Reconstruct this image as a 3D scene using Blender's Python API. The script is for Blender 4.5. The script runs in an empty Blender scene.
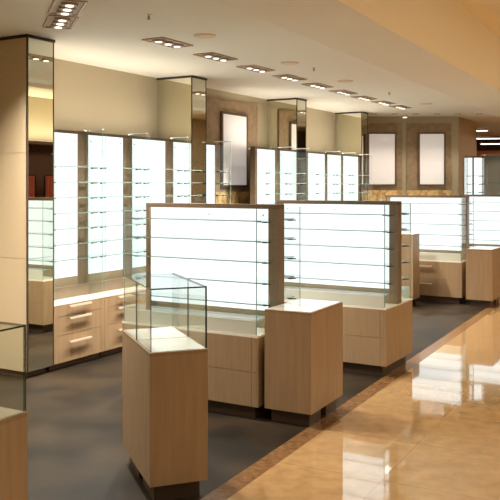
import bpy, math, random
from mathutils import Vector, Matrix
random.seed(7)
SC = bpy.context.scene
COL = SC.collection

# ------------------------------------------------------------------ materials
def lin(r, g, b):
    f = lambda c: (c/255/12.92) if c/255 <= .04045 else ((c/255+.055)/1.055)**2.4
    return (f(r), f(g), f(b), 1)

def base_mat(name):
    m = bpy.data.materials.new(name); m.use_nodes = True
    nt = m.node_tree
    return m, nt, nt.nodes['Principled BSDF']

def plain(name, rgb, rough=.5, metal=0., spec=.5, coat=0.):
    m, nt, p = base_mat(name)
    p.inputs['Base Color'].default_value = lin(*rgb)
    p.inputs['Roughness'].default_value = rough
    p.inputs['Metallic'].default_value = metal
    p.inputs['Specular IOR Level'].default_value = spec
    p.inputs['Coat Weight'].default_value = coat
    return m

def mottled(name, a, b, scale=(4, 4, 4), rough=.5, detail=6, bump=0., lo=.35, hi=.65, spec=.5, coat=0., nscale=1.0):
    m, nt, p = base_mat(name)
    tc = nt.nodes.new('ShaderNodeTexCoord'); mp = nt.nodes.new('ShaderNodeMapping')
    mp.inputs['Scale'].default_value = scale
    nz = nt.nodes.new('ShaderNodeTexNoise'); nz.inputs['Scale'].default_value = nscale
    nz.inputs['Detail'].default_value = detail
    cr = nt.nodes.new('ShaderNodeValToRGB')
    cr.color_ramp.elements[0].position = lo; cr.color_ramp.elements[0].color = lin(*a)
    cr.color_ramp.elements[1].position = hi; cr.color_ramp.elements[1].color = lin(*b)
    nt.links.new(tc.outputs['Object'], mp.inputs['Vector']); nt.links.new(mp.outputs[0], nz.inputs['Vector'])
    nt.links.new(nz.outputs['Fac'], cr.inputs[0]); nt.links.new(cr.outputs[0], p.inputs['Base Color'])
    p.inputs['Roughness'].default_value = rough
    p.inputs['Specular IOR Level'].default_value = spec
    p.inputs['Coat Weight'].default_value = coat
    if bump:
        bp = nt.nodes.new('ShaderNodeBump'); bp.inputs['Strength'].default_value = bump; bp.inputs['Distance'].default_value = .02
        nt.links.new(nz.outputs['Fac'], bp.inputs['Height']); nt.links.new(bp.outputs[0], p.inputs['Normal'])
    return m

def emit(name, rgb, strength):
    m = bpy.data.materials.new(name); m.use_nodes = True
    nt = m.node_tree; nt.nodes.clear()
    e = nt.nodes.new('ShaderNodeEmission'); o = nt.nodes.new('ShaderNodeOutputMaterial')
    e.inputs[0].default_value = (*rgb, 1); e.inputs[1].default_value = strength
    nt.links.new(e.outputs[0], o.inputs[0])
    return m

def glass(name, tint):
    m = bpy.data.materials.new(name); m.use_nodes = True
    nt = m.node_tree; nt.nodes.clear()
    t = nt.nodes.new('ShaderNodeBsdfTransparent'); t.inputs[0].default_value = (*tint, 1)
    g = nt.nodes.new('ShaderNodeBsdfGlossy'); g.inputs['Roughness'].default_value = 0.0
    mx = nt.nodes.new('ShaderNodeMixShader'); o = nt.nodes.new('ShaderNodeOutputMaterial')
    lw = nt.nodes.new('ShaderNodeLayerWeight'); lw.inputs['Blend'].default_value = .5
    pw = nt.nodes.new('ShaderNodeMath'); pw.operation = 'POWER'; pw.inputs[1].default_value = 5
    ma = nt.nodes.new('ShaderNodeMath'); ma.operation = 'MULTIPLY_ADD'; ma.inputs[1].default_value = .6; ma.inputs[2].default_value = .03
    nt.links.new(lw.outputs['Facing'], pw.inputs[0]); nt.links.new(pw.outputs[0], ma.inputs[0])
    nt.links.new(ma.outputs[0], mx.inputs[0])
    nt.links.new(t.outputs[0], mx.inputs[1]); nt.links.new(g.outputs[0], mx.inputs[2])
    nt.links.new(mx.outputs[0], o.inputs[0])
    return m

def tile_mat(name, ang):
    m, nt, p = base_mat(name)
    tc = nt.nodes.new('ShaderNodeTexCoord'); mp = nt.nodes.new('ShaderNodeMapping')
    mp.inputs['Rotation'].default_value = (0, 0, ang)
    br = nt.nodes.new('ShaderNodeTexBrick')
    br.offset = 0.0; br.inputs['Scale'].default_value = 1.0
    br.inputs['Brick Width'].default_value = .75; br.inputs['Row Height'].default_value = .75
    br.inputs['Mortar Size'].default_value = .004; br.inputs['Mortar Smooth'].default_value = .1
    br.inputs['Color1'].default_value = lin(*TILE_A); br.inputs['Color2'].default_value = lin(*TILE_B)
    br.inputs['Mortar'].default_value = lin(*TILE_M)
    nz = nt.nodes.new('ShaderNodeTexNoise'); nz.inputs['Scale'].default_value = 9; nz.inputs['Detail'].default_value = 8
    mx = nt.nodes.new('ShaderNodeMix'); mx.data_type = 'RGBA'; mx.blend_type = 'MULTIPLY'; mx.inputs[0].default_value = .55
    cr = nt.nodes.new('ShaderNodeValToRGB')
    cr.color_ramp.elements[0].position = .3; cr.color_ramp.elements[0].color = (.55, .5, .45, 1)
    cr.color_ramp.elements[1].position = .7; cr.color_ramp.elements[1].color = (1, 1, 1, 1)
    nt.links.new(tc.outputs['Object'], mp.inputs['Vector']); nt.links.new(mp.outputs[0], br.inputs['Vector'])
    nt.links.new(tc.outputs['Object'], nz.inputs['Vector']); nt.links.new(nz.outputs['Fac'], cr.inputs[0])
    nt.links.new(br.outputs['Color'], mx.inputs[6]); nt.links.new(cr.outputs[0], mx.inputs[7])
    nt.links.new(mx.outputs[2], p.inputs['Base Color'])
    p.inputs['Roughness'].default_value = .06
    p.inputs['IOR'].default_value = 1.6
    p.inputs['Coat Weight'].default_value = 1.0; p.inputs['Coat Roughness'].default_value = .03
    p.inputs['Coat IOR'].default_value = 1.8
    # very slight waviness of the polished slabs
    n2 = nt.nodes.new('ShaderNodeTexNoise'); n2.inputs['Scale'].default_value = 2.0
    bp = nt.nodes.new('ShaderNodeBump'); bp.inputs['Strength'].default_value = .006; bp.inputs['Distance'].default_value = .02
    nt.links.new(tc.outputs['Object'], n2.inputs['Vector'])
    nt.links.new(n2.outputs['Fac'], bp.inputs['Height']); nt.links.new(bp.outputs[0], p.inputs['Normal'])
    nt.links.new(bp.outputs[0], p.inputs['Coat Normal'])
    return m

TILE_A, TILE_B, TILE_M = (206, 170, 120), (200, 162, 112), (178, 142, 98)
M = {}
M['wood'] = mottled('beige_laminate', (153, 128, 99), (163, 138, 108), (30, 30, 2.2), .42, 5)
M['wood_edge'] = mottled('beige_laminate_edge', (142, 116, 86), (150, 124, 93), (30, 30, 2.2), .45, 4)
M['deck'] = plain('cream_deck', (240, 234, 224), .22, 0, .6, .6)
M['white'] = plain('white_lacquer', (248, 246, 242), .22, 0, .6, 1.)
M['frame'] = plain('bronze_frame', (112, 95, 78), .38, .35)
M['post'] = plain('greige_post', (128, 114, 96), .35, .4)
M['plinth'] = plain('dark_plinth', (70, 54, 42), .4)
M['plinth_wall'] = plain('brown_plinth', (104, 82, 62), .5)
M['rail'] = plain('greige_rail', (142, 128, 108), .35, .2)
M['unit_post'] = plain('bronze_post', (136, 118, 98), .35, .3)
M['dark'] = plain('black_metal', (38, 36, 34), .35, .6)
M['chrome'] = plain('brushed_nickel', (232, 222, 202), .3, .35)
M['steel_dark'] = plain('dark_trim', (58, 46, 38), .5)  # dark finish of the pillar trims
M['panel'] = emit('lit_opal_acrylic', (.92, 1.0, .99), 1.3)
M['glass'] = glass('clear_glass', (.968, .99, .982))
M['glass_edge'] = plain('green_glass_edge', (128, 148, 144), .15)
M['vit_edge'] = plain('dark_glass_edge', (54, 74, 64), .15)
M['mirror'] = plain('silver_mirror', (232, 232, 218), .0, 1.)
M['ceil'] = plain('ceiling_paint', (244, 240, 228), .8)
M['ceil_c'] = plain('corridor_ceiling_paint', (246, 234, 206), .8)
M['wall'] = plain('beige_wall_paint', (182, 170, 143), .7)
M['pillar'] = plain('beige_pillar_laminate', (226, 206, 172), .5)
M['wall_b'] = plain('brown_wall_paint', (180, 162, 136), .6)
M['stone'] = mottled('brown_stone', (140, 118, 90), (164, 140, 110), (9, 9, 9), .55, 8, .15)
M['stone_warm'] = mottled('warm_lit_stone', (172, 136, 86), (228, 194, 134), (11, 11, 11), .35, 8, .5, .4, .6)  # lower stone: warm lamp light painted into the colour
M['floor'] = mottled('slate_floor', (27, 24, 20), (58, 48, 37), (1.6, 1.6, 1.6), .42, 12, .03, .36, .66, .15)
M['border'] = mottled('brown_granite', (108, 78, 50), (134, 100, 66), (22, 22, 22), .2, 6)
M['tile'] = tile_mat('polished_marble', math.radians(27.9)-math.pi/2)
M['sheet'] = plain('brightened_poster_sheet', (238, 234, 234), .4)
_p = M['sheet'].node_tree.nodes['Principled BSDF']; _p.inputs['Emission Color'].default_value = (1, .97, .98, 1); _p.inputs['Emission Strength'].default_value = .22  # faint glow added to brighten the poster sheets
M['copper'] = plain('copper_trim', (182, 156, 130), .4, .3)
M['lamp'] = emit('lamp_glow', (1.0, .90, .76), 3)
M['strip'] = emit('strip_glow', (1.0, .9, .75), 5)
M['orange'] = plain('orange_timber', (190, 112, 48), .5)
M['brown'] = plain('dark_brown_timber', (84, 54, 36), .5)
M['red'] = plain('red_brown_cloth', (150, 66, 50), .8)
M['grill'] = plain('cream_grille', (236, 214, 184), .6)

# ------------------------------------------------------------------ mesh helper
class MB:
    def __init__(s): s.v, s.f, s.m = [], [], []
    def box(s, x0, x1, y0, y1, z0, z1, mi=0, bevel=0):
        b = len(s.v)
        s.v += [(x0,y0,z0),(x1,y0,z0),(x1,y1,z0),(x0,y1,z0),(x0,y0,z1),(x1,y0,z1),(x1,y1,z1),(x0,y1,z1)]
        for q in ((3,2,1,0),(4,5,6,7),(0,1,5,4),(1,2,6,5),(2,3,7,6),(3,0,4,7)):
            s.f.append([b+i for i in q]); s.m.append(mi)
        return s
    def sheet(s, x0, x1, y0, y1, z0, z1, clear=()):
        """glass sheet: the two biggest faces get slot 0, the cut edges slot 1"""
        d = (x1-x0, y1-y0, z1-z0); ax = d.index(min(d))
        b = len(s.m); s.box(x0, x1, y0, y1, z0, z1)
        big = {2: (0, 1), 1: (2, 4), 0: (3, 5)}[ax]
        for k in range(6): s.m[b+k] = 0 if (k in big or k in clear) else 1   # clear: edges that butt against another surface
        return s
    def prism(s, poly, z0, z1, mi=0):
        n = len(poly); b = len(s.v)
        s.v += [(x, y, z0) for x, y in poly] + [(x, y, z1) for x, y in poly]
        s.f.append([b+i for i in reversed(range(n))]); s.f.append([b+n+i for i in range(n)])
        s.m += [mi, mi]
        for i in range(n):
            j = (i+1) % n; s.f.append([b+i, b+j, b+n+j, b+n+i]); s.m.append(mi)
        return s
    def cyl(s, c, r, h, axis='z', n=20, r2=None, mi=0):
        r2 = r if r2 is None else r2; b = len(s.v)
        for k, (rr, t) in enumerate(((r, 0), (r2, h))):
            for i in range(n):
                a = 2*math.pi*i/n; u, w = rr*math.cos(a), rr*math.sin(a)
                p = {'z': (u, w, t), 'y': (u, t, -w), 'x': (t, u, w)}[axis]
                s.v.append((c[0]+p[0], c[1]+p[1], c[2]+p[2]))
        s.f.append([b+i for i in reversed(range(n))]); s.f.append([b+n+i for i in range(n)]); s.m += [mi, mi]
        for i in range(n):
            j = (i+1) % n; s.f.append([b+i, b+j, b+n+j, b+n+i]); s.m.append(mi)
        return s
    def build(s, name, mats, parent=None, bevel=0.):
        me = bpy.data.meshes.new(name); me.from_pydata(s.v, [], s.f)
        if not isinstance(mats, (list, tuple)): mats = [mats]
        for m in mats: me.materials.append(M[m] if isinstance(m, str) else m)
        me.polygons.foreach_set('material_index', s.m)
        me.update()
        o = bpy.data.objects.new(name, me); COL.objects.link(o)
        if parent: o.parent = parent
        if bevel:
            bv = o.modifiers.new('bevel', 'BEVEL'); bv.width = bevel; bv.segments = 2; bv.limit_method = 'ANGLE'
        return o

GL = ('glass', 'glass_edge'); GV = ('glass', 'vit_edge')

def thing(name, loc, rz=0, label=None, cat=None, group=None):
    o = bpy.data.objects.new(name, None); o.empty_display_size = .1
    COL.objects.link(o); o.location = loc; o.rotation_euler = (0, 0, rz)
    if label: o['label'] = label
    if cat: o['category'] = cat
    if group: o['group'] = group
    return o
def tag(o, label, cat, group=None):
    o['label'] = label; o['category'] = cat
    if group: o['group'] = group
    return o
def struct(o): o['kind'] = 'structure'; return o
def lab(o, text): o['label'] = text; return o

# ------------------------------------------------------------------ the plan (metres; camera stands at 0,0; floor z = 0)
CAMZ = 1.745
CEIL = 3.115
WA = math.radians(30.3)
T = Vector((math.sin(WA), math.cos(WA))); N = Vector((math.cos(WA), -math.sin(WA)))
W0 = Vector((-.728, 9.83))
WROT = math.pi/2 - WA
def wp(s, n): return W0 + T*s + N*n
BA = math.radians(27.9)
BD = Vector((math.sin(BA), math.cos(BA))); BN = Vector((math.cos(BA), -math.sin(BA)))
B0 = Vector((.772, 6.10))
def bp(s, n): return B0 + BD*s + BN*n

def xy(*ps): return [(p[0], p[1]) for p in ps]
# floors
struct(MB().prism(xy(bp(-12,-.13), bp(30,-.13), bp(30,-16), bp(-12,-16)), -.06, 0).build('floor_shop', 'floor'))
struct(MB().prism(xy(bp(-12,6.2), bp(30,6.2), bp(30,0), bp(-12,0)), -.06, 0).build('floor_corridor', 'tile'))
struct(MB().prism(xy(bp(-12,0), bp(30,0), bp(30,-.13), bp(-12,-.13)), -.06, 0).build('trim_1', 'border'))
# ceilings
struct(MB().prism(xy(bp(-12,-.75), bp(30,-.75), bp(30,-16), bp(-12,-16)), CEIL, CEIL+.06).build('ceiling_shop', 'ceil'))
def bulkhead():
    prof = [(-.75, CEIL), (-.72, CEIL-.05), (-.66, CEIL-.055), (-.4, CEIL-.03), (-.03, CEIL+.005), (0, CEIL+.01), (0, 3.9), (-.75, 3.9)]
    m = MB(); n = len(prof)
    for e, s_ in enumerate((-12, 30)):
        for o, z in prof:
            p = bp(s_, o); m.v.append((p[0], p[1], z))
    for i in range(n):
        j = (i+1) % n; m.f.append([i, j, n+j, n+i]); m.m.append(1 if i == 5 else 0)
    m.f.append(list(range(n))[::-1]); m.f.append([n+i for i in range(n)]); m.m += [0, 0]
    return m.build('trim_2', ('ceil', 'ceil_c'))
struct(bulkhead())
struct(MB().prism(xy(bp(-12,6.2), bp(30,6.2), bp(30,0), bp(-12,0)), 3.9, 3.96).build('ceiling_corridor', 'ceil_c'))
# walls
def wall_strip(name, a, b, th, z0, z1, mat):
    a, b = Vector(a), Vector(b); d = (b-a).normalized(); nn = Vector((-d.y, d.x))*th
    return struct(MB().prism(xy(a, b, b+nn, a+nn)[::1], z0, z1).build(name, mat))
FW = 15.62
wall_strip('wall_left', wp(-9, -.5), wp(6.26, -.5), .12, 0, CEIL, 'wall')
wall_strip('wall_far', (4.12, FW), (2.0, FW), -.12, 0, CEIL, 'wall')
wall_strip('wall_far_return', (4.12, FW), (4.86, 16.95), .12, 0, CEIL, 'wall_b')
wall_strip('wall_right', bp(-12, 6.2), bp(30, 6.2), -.12, 0, 3.9, 'wall')
wall_strip('wall_back', bp(-9, -12), bp(-9, 6.2), -.12, 0, 3.9, 'wall')
wall_strip('wall_end', (3.2, 23.0), (18, 23.0), .12, 0, 3.9, 'brown')
wall_strip('wall_end_timber', (4.6, 21.8), (18, 21.8), .1, 0, 2.72, 'orange')

# ------------------------------------------------------------------ pillars
def pillar(s0, s1, n1, depth, label, left_mirror=True, right_mirror=True, seams=(1.085, 2.045)):
    p = wp(s0, n1); w = s1-s0
    t = thing('mirrored_pillar', (p[0], p[1], 0), WROT, label, 'pillar', )
    e = .012; top = CEIL-.025
    MB().box(e, w-e, e, depth, .06, top).build('core', 'pillar', t)
    MB().box(.03, w-.03, .07, depth, 0, .06).build('plinth', 'plinth_wall', t)
    MB().box(-.012, w+.012, -.012, depth, top, CEIL).build('top_trim', 'steel_dark', t)
    zs = [.06, *seams, top]
    for a, b in zip(zs[:-1], zs[1:]):
        MB().box(e+.002, w-.002, 0, e, a+.0015, b-.0015).build('mirror', 'mirror', t)
    if left_mirror:
        for a, b in zip(zs[:-1], zs[1:]):
            MB().box(0, e, .004, depth, a+.0015, b-.0015).build('mirror', 'mirror', t)
    else:
        for a, b in zip(zs[:-1], zs[1:]):
            lab(MB().box(0, e, .004, depth, a+.002, b-.002).build('side_panel', 'pillar', t), 'beige laminate side panel')
    MB().box(-.004, e+.002, -.004, .004, .06, top).build('corner_trim', 'steel_dark', t)
    MB().box(w-.004, w+.004, -.004, .006, .06, top).build('corner_trim', 'steel_dark', t)
    return t
pillar(-2.982, -2.65, .256, 1.6, 'wide pillar at the left edge, beige on one side and a tall mirror on the other', False)
pillar(-.043, .281, .03, .53, 'mirrored pillar standing behind the nearest double sided display, right of its wall of lit panels')
pillar(2.83, 3.15, .03, .53, 'mirrored pillar between the first poster and the three narrow lit panels')
pillar(5.46, 5.75, .03, .53, 'farthest mirrored pillar, beside the poster wall at the back')

# ------------------------------------------------------------------ wall cabinets with lit panels
SH = [1.934, 1.783, 1.632, 1.481, 1.33, 1.179, 1.028]
def bar_handle(x, z, parent, L=.3):
    m = MB()
    m.box(x-L/2, x+L/2, -.036, -.02, z-.009, z+.009)
    m.box(x-L/2+.02, x-L/2+.03, -.022, 0, z-.005, z+.005); m.box(x+L/2-.03, x+L/2-.02, -.022, 0, z-.005, z+.005)
    m.build('handle', 'chrome', parent)
def wall_cabinet(s0, s1, label, lpad=.03, rpad=.12, loc=None, rot=None, fins=(1, 1), splits=1):
    p = wp(s0, .256) if loc is None else loc
    w = s1-s0; LP = .256
    t = thing('wall_display_cabinet', (p[0], p[1], 0), WROT if rot is None else rot, label, 'display cabinet', 'lit display cabinets along the walls')
    g = .002
    MB().box(g, w-g, .018, .70, .06, .612).build('body', 'wood', t)
    MB().box(.01, w-.01, .07, .68, 0, .06).build('plinth', 'plinth_wall', t)
    MB().box(g, w-g, 0, .70, .612, .63).build('deck', 'deck', t)
    # drawers
    for (a, b, hz) in ((.505, .608, .592), (.325, .501, .478), (.065, .321, .25)):
        d = MB().box(.06, w-.06, .002, .018, a, b).build('drawer', 'wood', t)
        if w > .3:
            bar_handle(w*.47, hz, d)
    for a, b in ((g, .057), (w-.057, w-g)): MB().box(a, b, .002, .018, .065, .606).build('side_stile', 'wood', t)
    # back, lit panel, frame
    MB().box(g, w-g, LP+.05, LP+.08, .63, 2.305).build('back_panel', 'post', t)
    MB().box(g, w-g, LP, LP+.05, 2.275, 2.305).build('top_rail', 'frame', t)
    MB().box(g, w-g, LP, LP+.05, .74, .83).build('bottom_rail', 'rail', t)
    if lpad > .01: MB().box(g, lpad, LP-.004, LP+.05, .64, 2.275).build('post', 'post', t)
    if rpad > .01: MB().box(w-rpad, w-g, LP-.004, LP+.05, .64, 2.275).build('post', 'post', t)
    x0, x1 = max(lpad, g), w-max(rpad, g)
    for k in range(splits):
        a = x0+(x1-x0)*k/splits; b = x0+(x1-x0)*(k+1)/splits
        if k: MB().box(a-.015, a+.015, LP-.004, LP+.05, .83, 2.275).build('mullion', 'frame', t)
        lp = MB().box(a+.001, b-.001, LP+.006, LP+.05, .83, 2.275).build('light_panel', 'panel', t)
        for zx in (a+.045, b-.045):
            MB().cyl((zx, LP-.006, 2.21), .008, .012, 'y', 10).build('standoff', 'chrome', lp)
    MB().box(g, w-g, LP-.05, LP+.02, .63, .74).build('rear_ledge', 'post', t)
    # fins, shelves, brackets
    for side, on in ((0, fins[0]), (1, fins[1])):
        if not on: continue
        xx = .022 if side == 0 else w-.030
        fn = MB().sheet(xx, xx+.008, .012, LP-.006, .632, 2.315, (4, 0)).build('glass_fin', GL, t)
        if side == 1:
            MB().box(xx-.004, xx+.03, .012, LP, 2.315, 2.327).build('cap_bar', 'white', fn)
    for z in SH:
        sh = MB().sheet(.034, w-.034, .045, LP-.004, z-.004, z+.004, (4, 3, 5)).build('glass_shelf', GL, t)
        for xx in (.034, w-.034):
            d = 1 if xx < .1 else -1
            a, b = sorted((xx-.004*d, xx+.075*d))
            MB().box(a, b, .075, .09, z-.012, z-.004).box(a, a+.012, .07, .095, z-.016, z-.002).build('bracket', 'dark', sh)
    return t

CL = 'lit cabinet beside the wide beige pillar, three bar handled drawers below'
wall_cabinet(-2.645, -1.92, CL, .025, .12, fins=(1, 1))
wall_cabinet(-1.92, -1.20, 'second lit cabinet to the right of the wide beige pillar', .03, .12)
wall_cabinet(-1.20, -.42, 'third lit cabinet to the right of the wide beige pillar', .03, .12)
wall_cabinet(-.42, -.05, 'narrow lit cabinet tucked against the left of the first slim mirrored pillar', .03, .0, fins=(1, 0))
wall_cabinet(.285, .56, 'very narrow lit cabinet between the slim mirrored pillar and the stone poster wall', .0, .02, fins=(0, 1))
wall_cabinet(1.58, 2.30, 'lit cabinet right of the single poster, seen over the first double display', .06, .12)
wall_cabinet(2.30, 2.825, 'lit cabinet touching the left of the middle mirrored pillar', .03, .0)
wall_cabinet(3.22, 4.0, 'lit cabinet just right of the middle mirrored pillar, leftmost of three', .06, .07)
wall_cabinet(4.0, 4.66, 'middle of three lit cabinets between the two far mirrored pillars', .02, .07)
wall_cabinet(4.66, 5.45, 'lit cabinet touching the farthest mirrored pillar, rightmost of three', .02, .08)
wall_cabinet(0, .36, 'far lit cabinet with two narrow panes at the right edge, beyond the posters', .02, .02, loc=(4.0, 14.62), rot=math.radians(-4), splits=2)
M['pane_reflection'] = plain('grey_painted_reflection', (176, 176, 174), .3)
# glass box cabinet next to it
t = thing('glass_cabinet', (4.36, 14.55, 0), math.radians(-4), 'clear glass cabinet at the far right edge, next to the two narrow lit panes', 'glass cabinet')
MB().box(.01, .44, 0, .5, .06, .63).build('body', 'wood', t); MB().box(.03, .42, .03, .47, 0, .06).build('plinth', 'plinth', t)
MB().sheet(.01, .44, .004, .012, .63, 2.3).build('pane', GL, t); MB().sheet(.432, .44, .012, .49, .63, 2.3).build('pane', GL, t)
MB().box(.01, .44, .485, .498, .63, 2.3).build('back_panel', 'pane_reflection', t)  # grey panel stands in for the reflection in the glass
MB().box(.01, .44, 0, .5, 2.3, 2.335).build('top', 'post', t)
for z in (1.2, 1.5, 1.8): MB().sheet(.02, .43, .02, .48, z, z+.008).build('glass_shelf', GL, t)

# fill light: unseen warm strips added on the cabinets to brighten wall and ceiling
def fill_strip(s0, s1, power, label):
    p = wp(s0, -.111); L = s1-s0
    t = thing('added_fill_strip', (p[0], p[1], 2.262), WROT, label, 'added fill light', 'unseen fill strips added on top of the wall cabinets')
    MB().box(.03, L-.03, -.03, .03, 0, .02).build('added_strip_channel', 'white', t); MB().box(.05, L-.05, -.02, .02, .02, .026).build('diffuser', 'strip', t)
    li = bpy.data.lights.new('lamp_light', 'AREA'); li.shape = 'RECTANGLE'; li.size = L-.1; li.size_y = .05
    li.energy = power; li.color = (1, .90, .76)
    lo = bpy.data.objects.new('lamp_light', li); COL.objects.link(lo); lo.parent = t; lo.location = (L/2, 0, .04); lo.rotation_euler = (math.pi, 0, 0)
fill_strip(-2.64, -.06, 12.5, 'unseen strip light added on top of the first lit cabinets, behind their frame')
fill_strip(1.6, 2.82, 6, 'unseen strip light added on top of the two lit cabinets by the middle mirrored pillar')
fill_strip(3.23, 5.44, 11, 'unseen strip light added on top of the three far lit cabinets')
# ------------------------------------------------------------------ stone panels and posters on the walls
def stone_panel(loc, rot, w, label):
    t = thing('stone_wall_panel', loc, rot, label, 'wall panel', 'stone panels behind the posters')
    MB().box(0, w, -.03, 0, 1.66, 2.985).build('upper_slab', 'stone', t)
    lab(MB().box(0, w, -.03, 0, 0, 1.66).build('lower_slab', 'stone_warm', t), 'lower stone slab with warm light painted into its colour')
    return t
def poster(loc, rot, w, h, label):
    t = thing('framed_poster', loc, rot, label, 'poster', 'blank framed posters on the stone panels')
    f = MB(); b = .035
    f.box(0, w, -.035, 0, 0, b).box(0, w, -.035, 0, h-b, h).box(0, b, -.035, 0, b, h-b).box(w-b, w, -.035, 0, b, h-b)
    f.build('frame', 'frame', t)
    MB().box(b, w-b, -.024, 0, b, h-b).build('sheet', 'sheet', t)
    return t
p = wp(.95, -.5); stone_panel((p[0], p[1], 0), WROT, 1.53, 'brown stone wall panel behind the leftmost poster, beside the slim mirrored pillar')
p = wp(1.40, -.47); poster((p[0], p[1], 1.725), WROT, .735, 1.09, 'blank white poster nearest the camera, on stone right of the slim mirrored pillar')
def fx(px): return (px-250)/790*FW
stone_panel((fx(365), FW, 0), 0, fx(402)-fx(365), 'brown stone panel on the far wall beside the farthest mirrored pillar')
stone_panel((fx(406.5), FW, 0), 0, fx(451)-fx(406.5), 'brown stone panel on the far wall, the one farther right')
poster((fx(367), FW-.03, 1.745), 0, fx(396)-fx(367), 1.06, 'blank white poster on the far wall, left of the two side by side')
poster((fx(417.5), FW-.03, 1.745), 0, fx(445)-fx(417.5), 1.06, 'blank white poster on the far wall, right of the two side by side')

# ------------------------------------------------------------------ double sided display units
US = [1.478, 1.324, 1.168, 1.008, .846]
def display_unit(loc, rz, w, d, label, handles=(), lp_w=.085):
    t = thing('display_gondola', (loc[0], loc[1], 0), rz, label, 'display unit', 'double sided lit display units')
    g = .003; y0, y1 = d/2-.05, d/2+.05
    MB().box(.05, w-.05, .05, d-.05, 0, .10).build('plinth', 'plinth', t)
    MB().box(.012, w-.012, .02, d-.02, .10, .615).build('body', 'wood', t)
    MB().box(0, .012, 0, d, .10, .615).build('end_panel', 'wood', t)
    MB().box(w-.012, w, 0, d, .10, .615).build('end_panel', 'wood', t)
    for ya, yb in ((0, .02), (d-.02, d)):
        for za, zb in ((.10, .355), (.358, .615)):
            dr = MB().box(.014, w*.955, ya, yb, za, zb).build('drawer', 'wood', t)
            if handles and ya == 0: bar_handle(handles[0], zb-.07, dr, handles[1])
            MB().box(w*.955+.003, w-.014, ya, yb, za, zb).build('filler', 'wood', t)
    MB().box(0, w, 0, d, .615, .63).build('deck', 'deck', t)
    # frame and posts
    MB().box(0, w, y0-.004, y1+.004, 1.565, 1.60).build('top_rail', 'frame', t)
    MB().box(lp_w, w-.085, y0-.004, y1+.004, .63, .768).build('bottom_rail', 'rail', t)
    MB().box(0, lp_w, y0-.004, y1+.004, .63, 1.565).build('post', 'unit_post', t)
    MB().box(w-.085, w, y0-.004, y1+.004, .63, 1.565).build('post', 'unit_post', t)
    for ya, yb, yf in ((y0, y0+.02, y0-.006), (y1-.02, y1, y1-.006)):
        lp = MB().box(lp_w+.0005, w-.0855, ya, yb, .7685, 1.5645).build('light_panel', 'panel', t)
        for xx in (.13, w/2, w-.13):
            MB().cyl((xx, yf, 1.515), .008, .012, 'y', 10).build('standoff', 'chrome', lp)
    for side in (0, 1):
        fr_ = (lambda a, b: (a, b)) if side == 0 else (lambda a, b: (d-b, d-a))
        ya, yb = fr_(.006, y0-.006)
        for xx in (.012, w-.020):
            MB().sheet(xx, xx+.008, ya, yb, .632, 1.575, (4, 0) if side == 0 else (2, 0)).build('glass_wing', GL, t)
        # low glass tray front with its cover shelf
        a, b = fr_(.006, .014)
        MB().sheet(.022, w-.022, a, b, .632, .735, (0, 1, 3, 5)).build('tray_front', ('painted', 'glass_edge'), t)
        a, b = fr_(.004, y0-.006)
        MB().sheet(.022, w-.022, a, b, .737, .746, (3, 5, 4) if side == 0 else (3, 5, 2)).build('tray_cover', ('glass', 'tray_edge'), t)
        for z in US:
            a, b = fr_(.095, y0-.008)
            sh = MB().sheet(.024, w-.024, a, b, z-.004, z+.004, (3, 5, 4) if side == 0 else (3, 5, 2)).build('glass_shelf', GL, t)
            for xx, dd in ((.016, 1), (w-.016, -1)):
                p, q = sorted((xx-.035*dd, xx+.075*dd)); a, b = fr_(.15, .165)
                k = MB().box(p, q, a, b, z-.011, z-.004)
                a, b = fr_(.145, .17)
                p, q = sorted((xx-.005*dd, xx+.03*dd)); k.box(p, q, a, b, z-.014, z-.004)
                k.build('bracket', 'dark', sh)
    return t
M['painted'] = plain('pale_painted_glass', (206, 212, 200), .2)
M['tray_edge'] = plain('bright_glass_edge', (226, 232, 226), .2)
UR = -math.radians(30.0)
UNITS = [((-1.050, 6.50), 'double sided lit display nearest the camera, behind the glass topped pedestal'),
         ((.111, 7.833), 'double sided lit display in the middle, behind the plain pedestal by the tiles'),
         ((1.987, 12.254), 'double sided lit display farther back, past the middle one, drawers facing the camera'),
         ((3.42, 13.25), 'double sided lit display at the right edge, cut off by the frame')]
for (l, s) in UNITS: display_unit(l, UR, 1.28 if l[0] < 0 else 1.30, .74, s, (.72, .28) if l[1] > 12 and l[0] < 2.5 else (), .05 if l[0] < 0 else .085)

# ------------------------------------------------------------------ pedestals
def pedestal(loc, rz, w, d, label, top=.835, case=None, deck='deck', rim=.012, rear_clear=True):
    t = thing('display_pedestal', (loc[0], loc[1], 0), rz, label, 'pedestal', 'small display pedestals')
    e = .003
    for a, b in ((0, d/2-e/2), (d/2+e/2, d)):
        MB().box(0, w, a, b, .10, top-.022).build('body', 'wood', t)
    MB().box(.0, w, 0, d, top-.022, top-.004).build('top_edge', 'wood_edge', t)
    for a, b in ((.045, d/2-.05), (d/2+.05, d-.045)):
        MB().box(.035, w-.035, a, b, 0, .10).build('plinth', 'plinth', t)
    for a, b in ((rim, d/2-.007), (d/2+.007, d-rim)):
        MB().box(rim, w-rim, a, b, top-.004, top).build('deck', deck, t)
    if case:
        z0, z1 = top+.001, case; g = .008; i = .004
        c = bpy.data.objects.new('glass_case', None); COL.objects.link(c); c.parent = t
        for x in (i, w-i-g):
            for a, b, cl in ((i+g, d/2-.001, (0,)), (d/2+.001, d-i-g, (0, 4) if rear_clear else (0,))):
                MB().sheet(x, x+g, a, b, z0, z1-g, cl).build('side_pane', GV, c)
        for y, cl in ((i, (0,)), (d-i-g, (0, 3, 5) if rear_clear else (0,))): MB().sheet(i, w-i, y, y+g, z0, z1-g, cl).build('end_pane', GV, c)
        MB().sheet(i, w-i, i, d-i, z1-g, z1, (4,) if rear_clear else ()).build('top_pane', GV, c)
    return t
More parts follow.
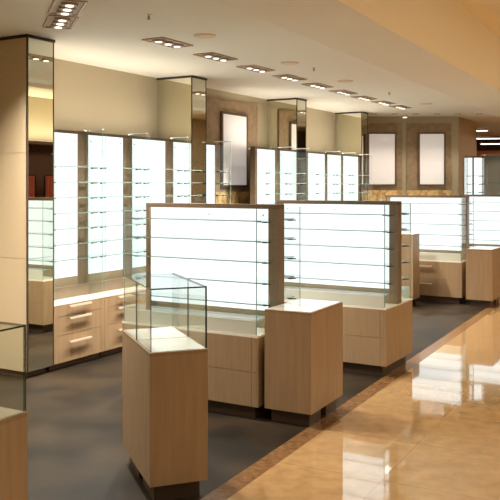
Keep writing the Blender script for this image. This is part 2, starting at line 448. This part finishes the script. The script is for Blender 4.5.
pedestal((-.546, 4.307), math.radians(20.5), .331, .747, 'glass topped pedestal at the front, standing between the wall cabinets and the nearest display', case=1.184)
pedestal((.108, 5.851), -math.radians(28), .376, .619, 'plain beige pedestal with a white top and no glass, nearest the tiles', deck='white')
a = UR; tv = Vector((math.cos(a), math.sin(a))); dv = Vector((-math.sin(a), math.cos(a)))
q = Vector((-.90, 3.195)) - tv*.376 - dv*.70
pedestal(q, UR, .376, .70, 'glass topped pedestal cut off by the bottom left corner of the frame', case=1.185, rear_clear=False)
pedestal((3.135, 11.47), UR, .376, .619, 'far pedestal with a white top at the right edge, beside the drawers', deck='white')
pedestal((2.04, 11.58), UR, .36, .30, 'tall narrow pedestal half hidden behind the right end of the middle display', top=1.05)

# ------------------------------------------------------------------ ceiling fittings
def ceiling_light(x, y, rz, label, w=.24, L=.50, n=3, power=330.):
    t = thing('ceiling_light', (x, y, CEIL), rz, label, 'ceiling light', 'recessed triple lamps along the ceiling')
    f = MB(); b = .018
    f.box(-L/2, L/2, -w/2, -w/2+b, -.012, 0).box(-L/2, L/2, w/2-b, w/2, -.012, 0)
    f.box(-L/2, -L/2+b, -w/2+b, w/2-b, -.012, 0).box(L/2-b, L/2, -w/2+b, w/2-b, -.012, 0)
    f.build('frame', 'copper', t)
    MB().box(-L/2+b, L/2-b, -w/2+b, w/2-b, -.004, 0).build('tray', 'tray', t)
    for k in range(n):
        xx = (k-(n-1)/2)*(L-.06)/n
        MB().cyl((xx, 0, -.022), .062, .02, 'z', 20, .066).build('bezel', 'tray', t)
        MB().cyl((xx, 0, -.026), .030, .006, 'z', 20).build('lamp', 'lamp', t)
    li = bpy.data.lights.new('lamp_light', 'SPOT'); li.spot_size = math.radians(118); li.spot_blend = .7; li.shadow_soft_size = .06
    li.energy = power; li.color = (1, .90, .77)
    lo = bpy.data.objects.new('lamp_light', li); COL.objects.link(lo); lo.parent = t; lo.location = (0, 0, -.05)
    return t
M['tray'] = plain('recess_tray', (176, 158, 136), .5)
LRZ = math.pi/2 - math.radians(30.4)
LIGHTS = [(-2.75, 4.9, LRZ, 'unseen ceiling light added to brighten the wide pillar, just outside the frame'),  # unseen light added for the pillar's beige side
          (-1.58, 6.58, math.pi/2+math.radians(20), 'second ceiling light from the top left corner, above the wide pillar'),
          (-1.40, 6.05, math.pi/2+math.radians(20), 'ceiling light at the top left corner, cut by the frame'),
          (-.78, 7.52, LRZ, 'third ceiling light along the row, left of the round speaker'),
          (-.36, 8.35, LRZ, 'fourth ceiling light along the row, just right of the round speaker'),
          (.07, 9.18, LRZ, 'fifth ceiling light along the row, right of the slim pillar'),
          (.50, 9.95, LRZ, 'sixth ceiling light along the row, above the middle pillar'),
          (.92, 10.74, LRZ, 'seventh ceiling light along the row, counted from the corner'),
          (1.36, 11.5, LRZ, 'eighth ceiling light along the row, counted from the corner'),
          (1.77, 12.25, LRZ, 'third ceiling light from the far end of the row'),
          (2.19, 12.95, LRZ, 'second ceiling light from the far end of the row'),
          (2.60, 13.65, LRZ, 'last ceiling light at the far end of the row, by the posters')]
for x, y, r, l in LIGHTS: ceiling_light(x, y, r, l)
for (x, y, l) in ((-.41, 7.18, 'round ceiling speaker nearest the camera, beside the row of lamps'),
                  (.44, 8.78, 'second round ceiling speaker from the camera'),
                  (1.24, 10.29, 'third round ceiling speaker from the camera'),
                  (2.92, 13.1, 'farthest round ceiling speaker, above the posters')):
    t = thing('ceiling_speaker', (x, y, CEIL), 0, l, 'speaker', 'round speakers in the ceiling')
    MB().cyl((0, 0, -.012), .095, .012, 'z', 32, .105).build('rim', 'grill', t)
    MB().cyl((0, 0, -.016), .085, .006, 'z', 32).build('grille', 'grill', t)
for (x, y, l) in ((-.81, 6.32, 'small ceiling sprinkler near the top left'),
                  (.74, 9.14, 'small ceiling sprinkler right of the lamp row, near the middle'),
                  (2.03, 11.52, 'small ceiling sprinkler at the far end of the ceiling')):
    t = thing('ceiling_sprinkler', (x, y, CEIL), 0, l, 'sprinkler', 'ceiling sprinklers')
    MB().cyl((0, 0, -.006), .028, .006, 'z', 16).build('plate', 'chrome', t)
    MB().cyl((0, 0, -.035), .009, .03, 'z', 10).cyl((0, 0, -.038), .016, .004, 'z', 12).build('head', 'tray', t)
t = thing('ceiling_spotlight', (2.98, 15.2, CEIL), 0, 'single bright spotlight on the ceiling between the two far posters', 'spotlight')
MB().cyl((0, 0, -.05), .05, .05, 'z', 20, .055).build('can', 'chrome', t); MB().cyl((0, 0, -.056), .042, .008, 'z', 20).build('lamp', 'lamp', t)
for k in range(6):
    x = 2.35+.4*k
    t = thing('downlight', (x, 15.0-.0*k, CEIL), 0, 'small recessed downlight in the row above the far posters', 'downlight', 'small downlights above the far posters')
    MB().cyl((0, 0, -.008), .06, .008, 'z', 18, .065).build('rim', 'copper', t); MB().cyl((0, 0, -.010), .045, .004, 'z', 18).build('lens', 'grill', t)
    li = bpy.data.lights.new('lamp_light', 'SPOT'); li.spot_size = math.radians(100); li.spot_blend = .8; li.shadow_soft_size = .05; li.energy = 28; li.color = (1, .88, .72)
    lo = bpy.data.objects.new('lamp_light', li); COL.objects.link(lo); lo.parent = t; lo.location = (0, 0, -.03)

def area(x, y, z, sx, sy, power, col, rz=0, rx=0, parent=None):
    li = bpy.data.lights.new('lamp_light', 'AREA'); li.shape = 'RECTANGLE'; li.size = sx; li.size_y = sy
    li.energy = power; li.color = col
    lo = bpy.data.objects.new('lamp_light', li); COL.objects.link(lo); lo.location = (x, y, z); lo.rotation_euler = (rx, 0, rz)
    if parent: lo.parent = parent
    return lo
# corridor ceiling: unseen square lamps added down its middle to brighten the room
for k in range(8):
    p = bp(-8+k*3.4, 3.3)
    t = thing('corridor_fill_lamp', (p[0], p[1], 3.9), WROT, 'unseen square lamp added in the corridor ceiling to brighten the room', 'ceiling light', 'unseen lamps added along the corridor ceiling')
    MB().box(-.3, .3, -.3, .3, -.02, 0).build('frame', 'copper', t); MB().box(-.27, .27, -.27, .27, -.025, -.018).build('diffuser', 'lamp_soft', t) if 'lamp_soft' in M else None
    area(0, 0, -.04, .5, .5, 44, (1, .89, .70), parent=t)

# ------------------------------------------------------------------ neighbouring shops (end of the hall, and across the corridor)
for k, (x, y, z, L) in enumerate(((5.45, 19.0, 3.08, .5), (5.75, 19.5, 2.92, .9), (5.9, 18.6, 2.74, .9))):
    t = thing('strip_light', (x, y, z), math.radians(-8), ('upper', 'longest', 'lowest')[k]+' strip light glowing in the dark neighbouring shop at the right edge', 'strip light')
    area(0, 0, -.05, L, .1, 20, (1, .85, .65), parent=t)
    MB().box(-L/2, L/2, -.04, .04, .0, .05).build('housing', 'brown', t); MB().box(-L/2, L/2, -.03, .03, -.015, .0).build('tube', 'strip', t)

def across(s_, o):
    p = bp(s_, o); return (p[0], p[1])
CROT = math.pi/2-BA           # local x along the corridor, local y away from the opposite wall
p = across(-1, 6.17)
t = thing('shopfront_fascia', (p[0], p[1], 0), CROT, 'dark brown shopfront across the corridor, seen only in the mirrors', 'shopfront')
MB().box(0, 14, 0, .03, .0, 2.75).build('back_panel', 'brown', t)
MB().box(0, 14, .03, .5, 2.72, 2.80).build('canopy', 'brown', t)
MB().box(.1, 13.9, .06, .12, 2.80, 2.83).build('added_cove_lamp', 'strip', t)
area(7, .3, 2.86, 13, .15, 150, (1, .89, .68), 0, math.pi, t)  # unseen uplight added to brighten the corridor ceiling and fascia
for k in range(9):
    p = across(1.2+k*.95, 5.75)
    t = thing('hanging_cloth', (p[0], p[1], 0), CROT, 'red brown cloth hanging in the shop across the corridor, seen in the mirrors', 'cloth', 'cloths hanging across the corridor')
    m = MB()
    for j in range(6): m.cyl((.06+j*.1, 0, 1.0), .055, .95, 'z', 10)
    m.box(.0, .62, -.02, .02, 1.93, 1.98)
    m.build('folds', 'red', t); MB().box(-.02, .64, -.015, .015, 1.98, 2.0).build('rail', 'dark', t)
    MB().box(-.02, 0, -.015, .015, 0, 2.0).build('upright', 'dark', t); MB().box(.64, .66, -.015, .015, 0, 2.0).build('upright', 'dark', t)
p = across(1.0, 4.9)
t = thing('merchandise_table', (p[0], p[1], 0), CROT, 'long dark table across the corridor, seen in the mirrors', 'table')
MB().box(0, 9, 0, .6, .84, .9).build('top', 'brown', t)
for x in (.1, 3, 6, 8.8): MB().box(x, x+.08, .05, .55, 0, .84).build('leg', 'brown', t)
# ------------------------------------------------------------------ camera, world, view
cam = bpy.data.cameras.new('camera'); co = bpy.data.objects.new('camera', cam); COL.objects.link(co)
co.location = (0, 0, CAMZ); co.rotation_euler = (math.pi/2, 0, 0)
cam.sensor_width = 36; cam.lens = 790/500*36; cam.shift_y = -64/500
cam.clip_start = .05; cam.clip_end = 100
SC.camera = co
w = bpy.data.worlds.new('world'); SC.world = w; w.use_nodes = True
w.node_tree.nodes['Background'].inputs[0].default_value = (1, .85, .65, 1)
w.node_tree.nodes['Background'].inputs[1].default_value = .15
SC.view_settings.view_transform = 'Standard'; SC.view_settings.look = 'None'
SC.view_settings.exposure = 0; SC.view_settings.gamma = 1; SC.view_settings.use_curve_mapping = False
SC.cycles.transparent_max_bounces = 64
SC.cycles.max_bounces = 14; SC.cycles.diffuse_bounces = 6
SC.cycles.caustics_reflective = False; SC.cycles.caustics_refractive = False
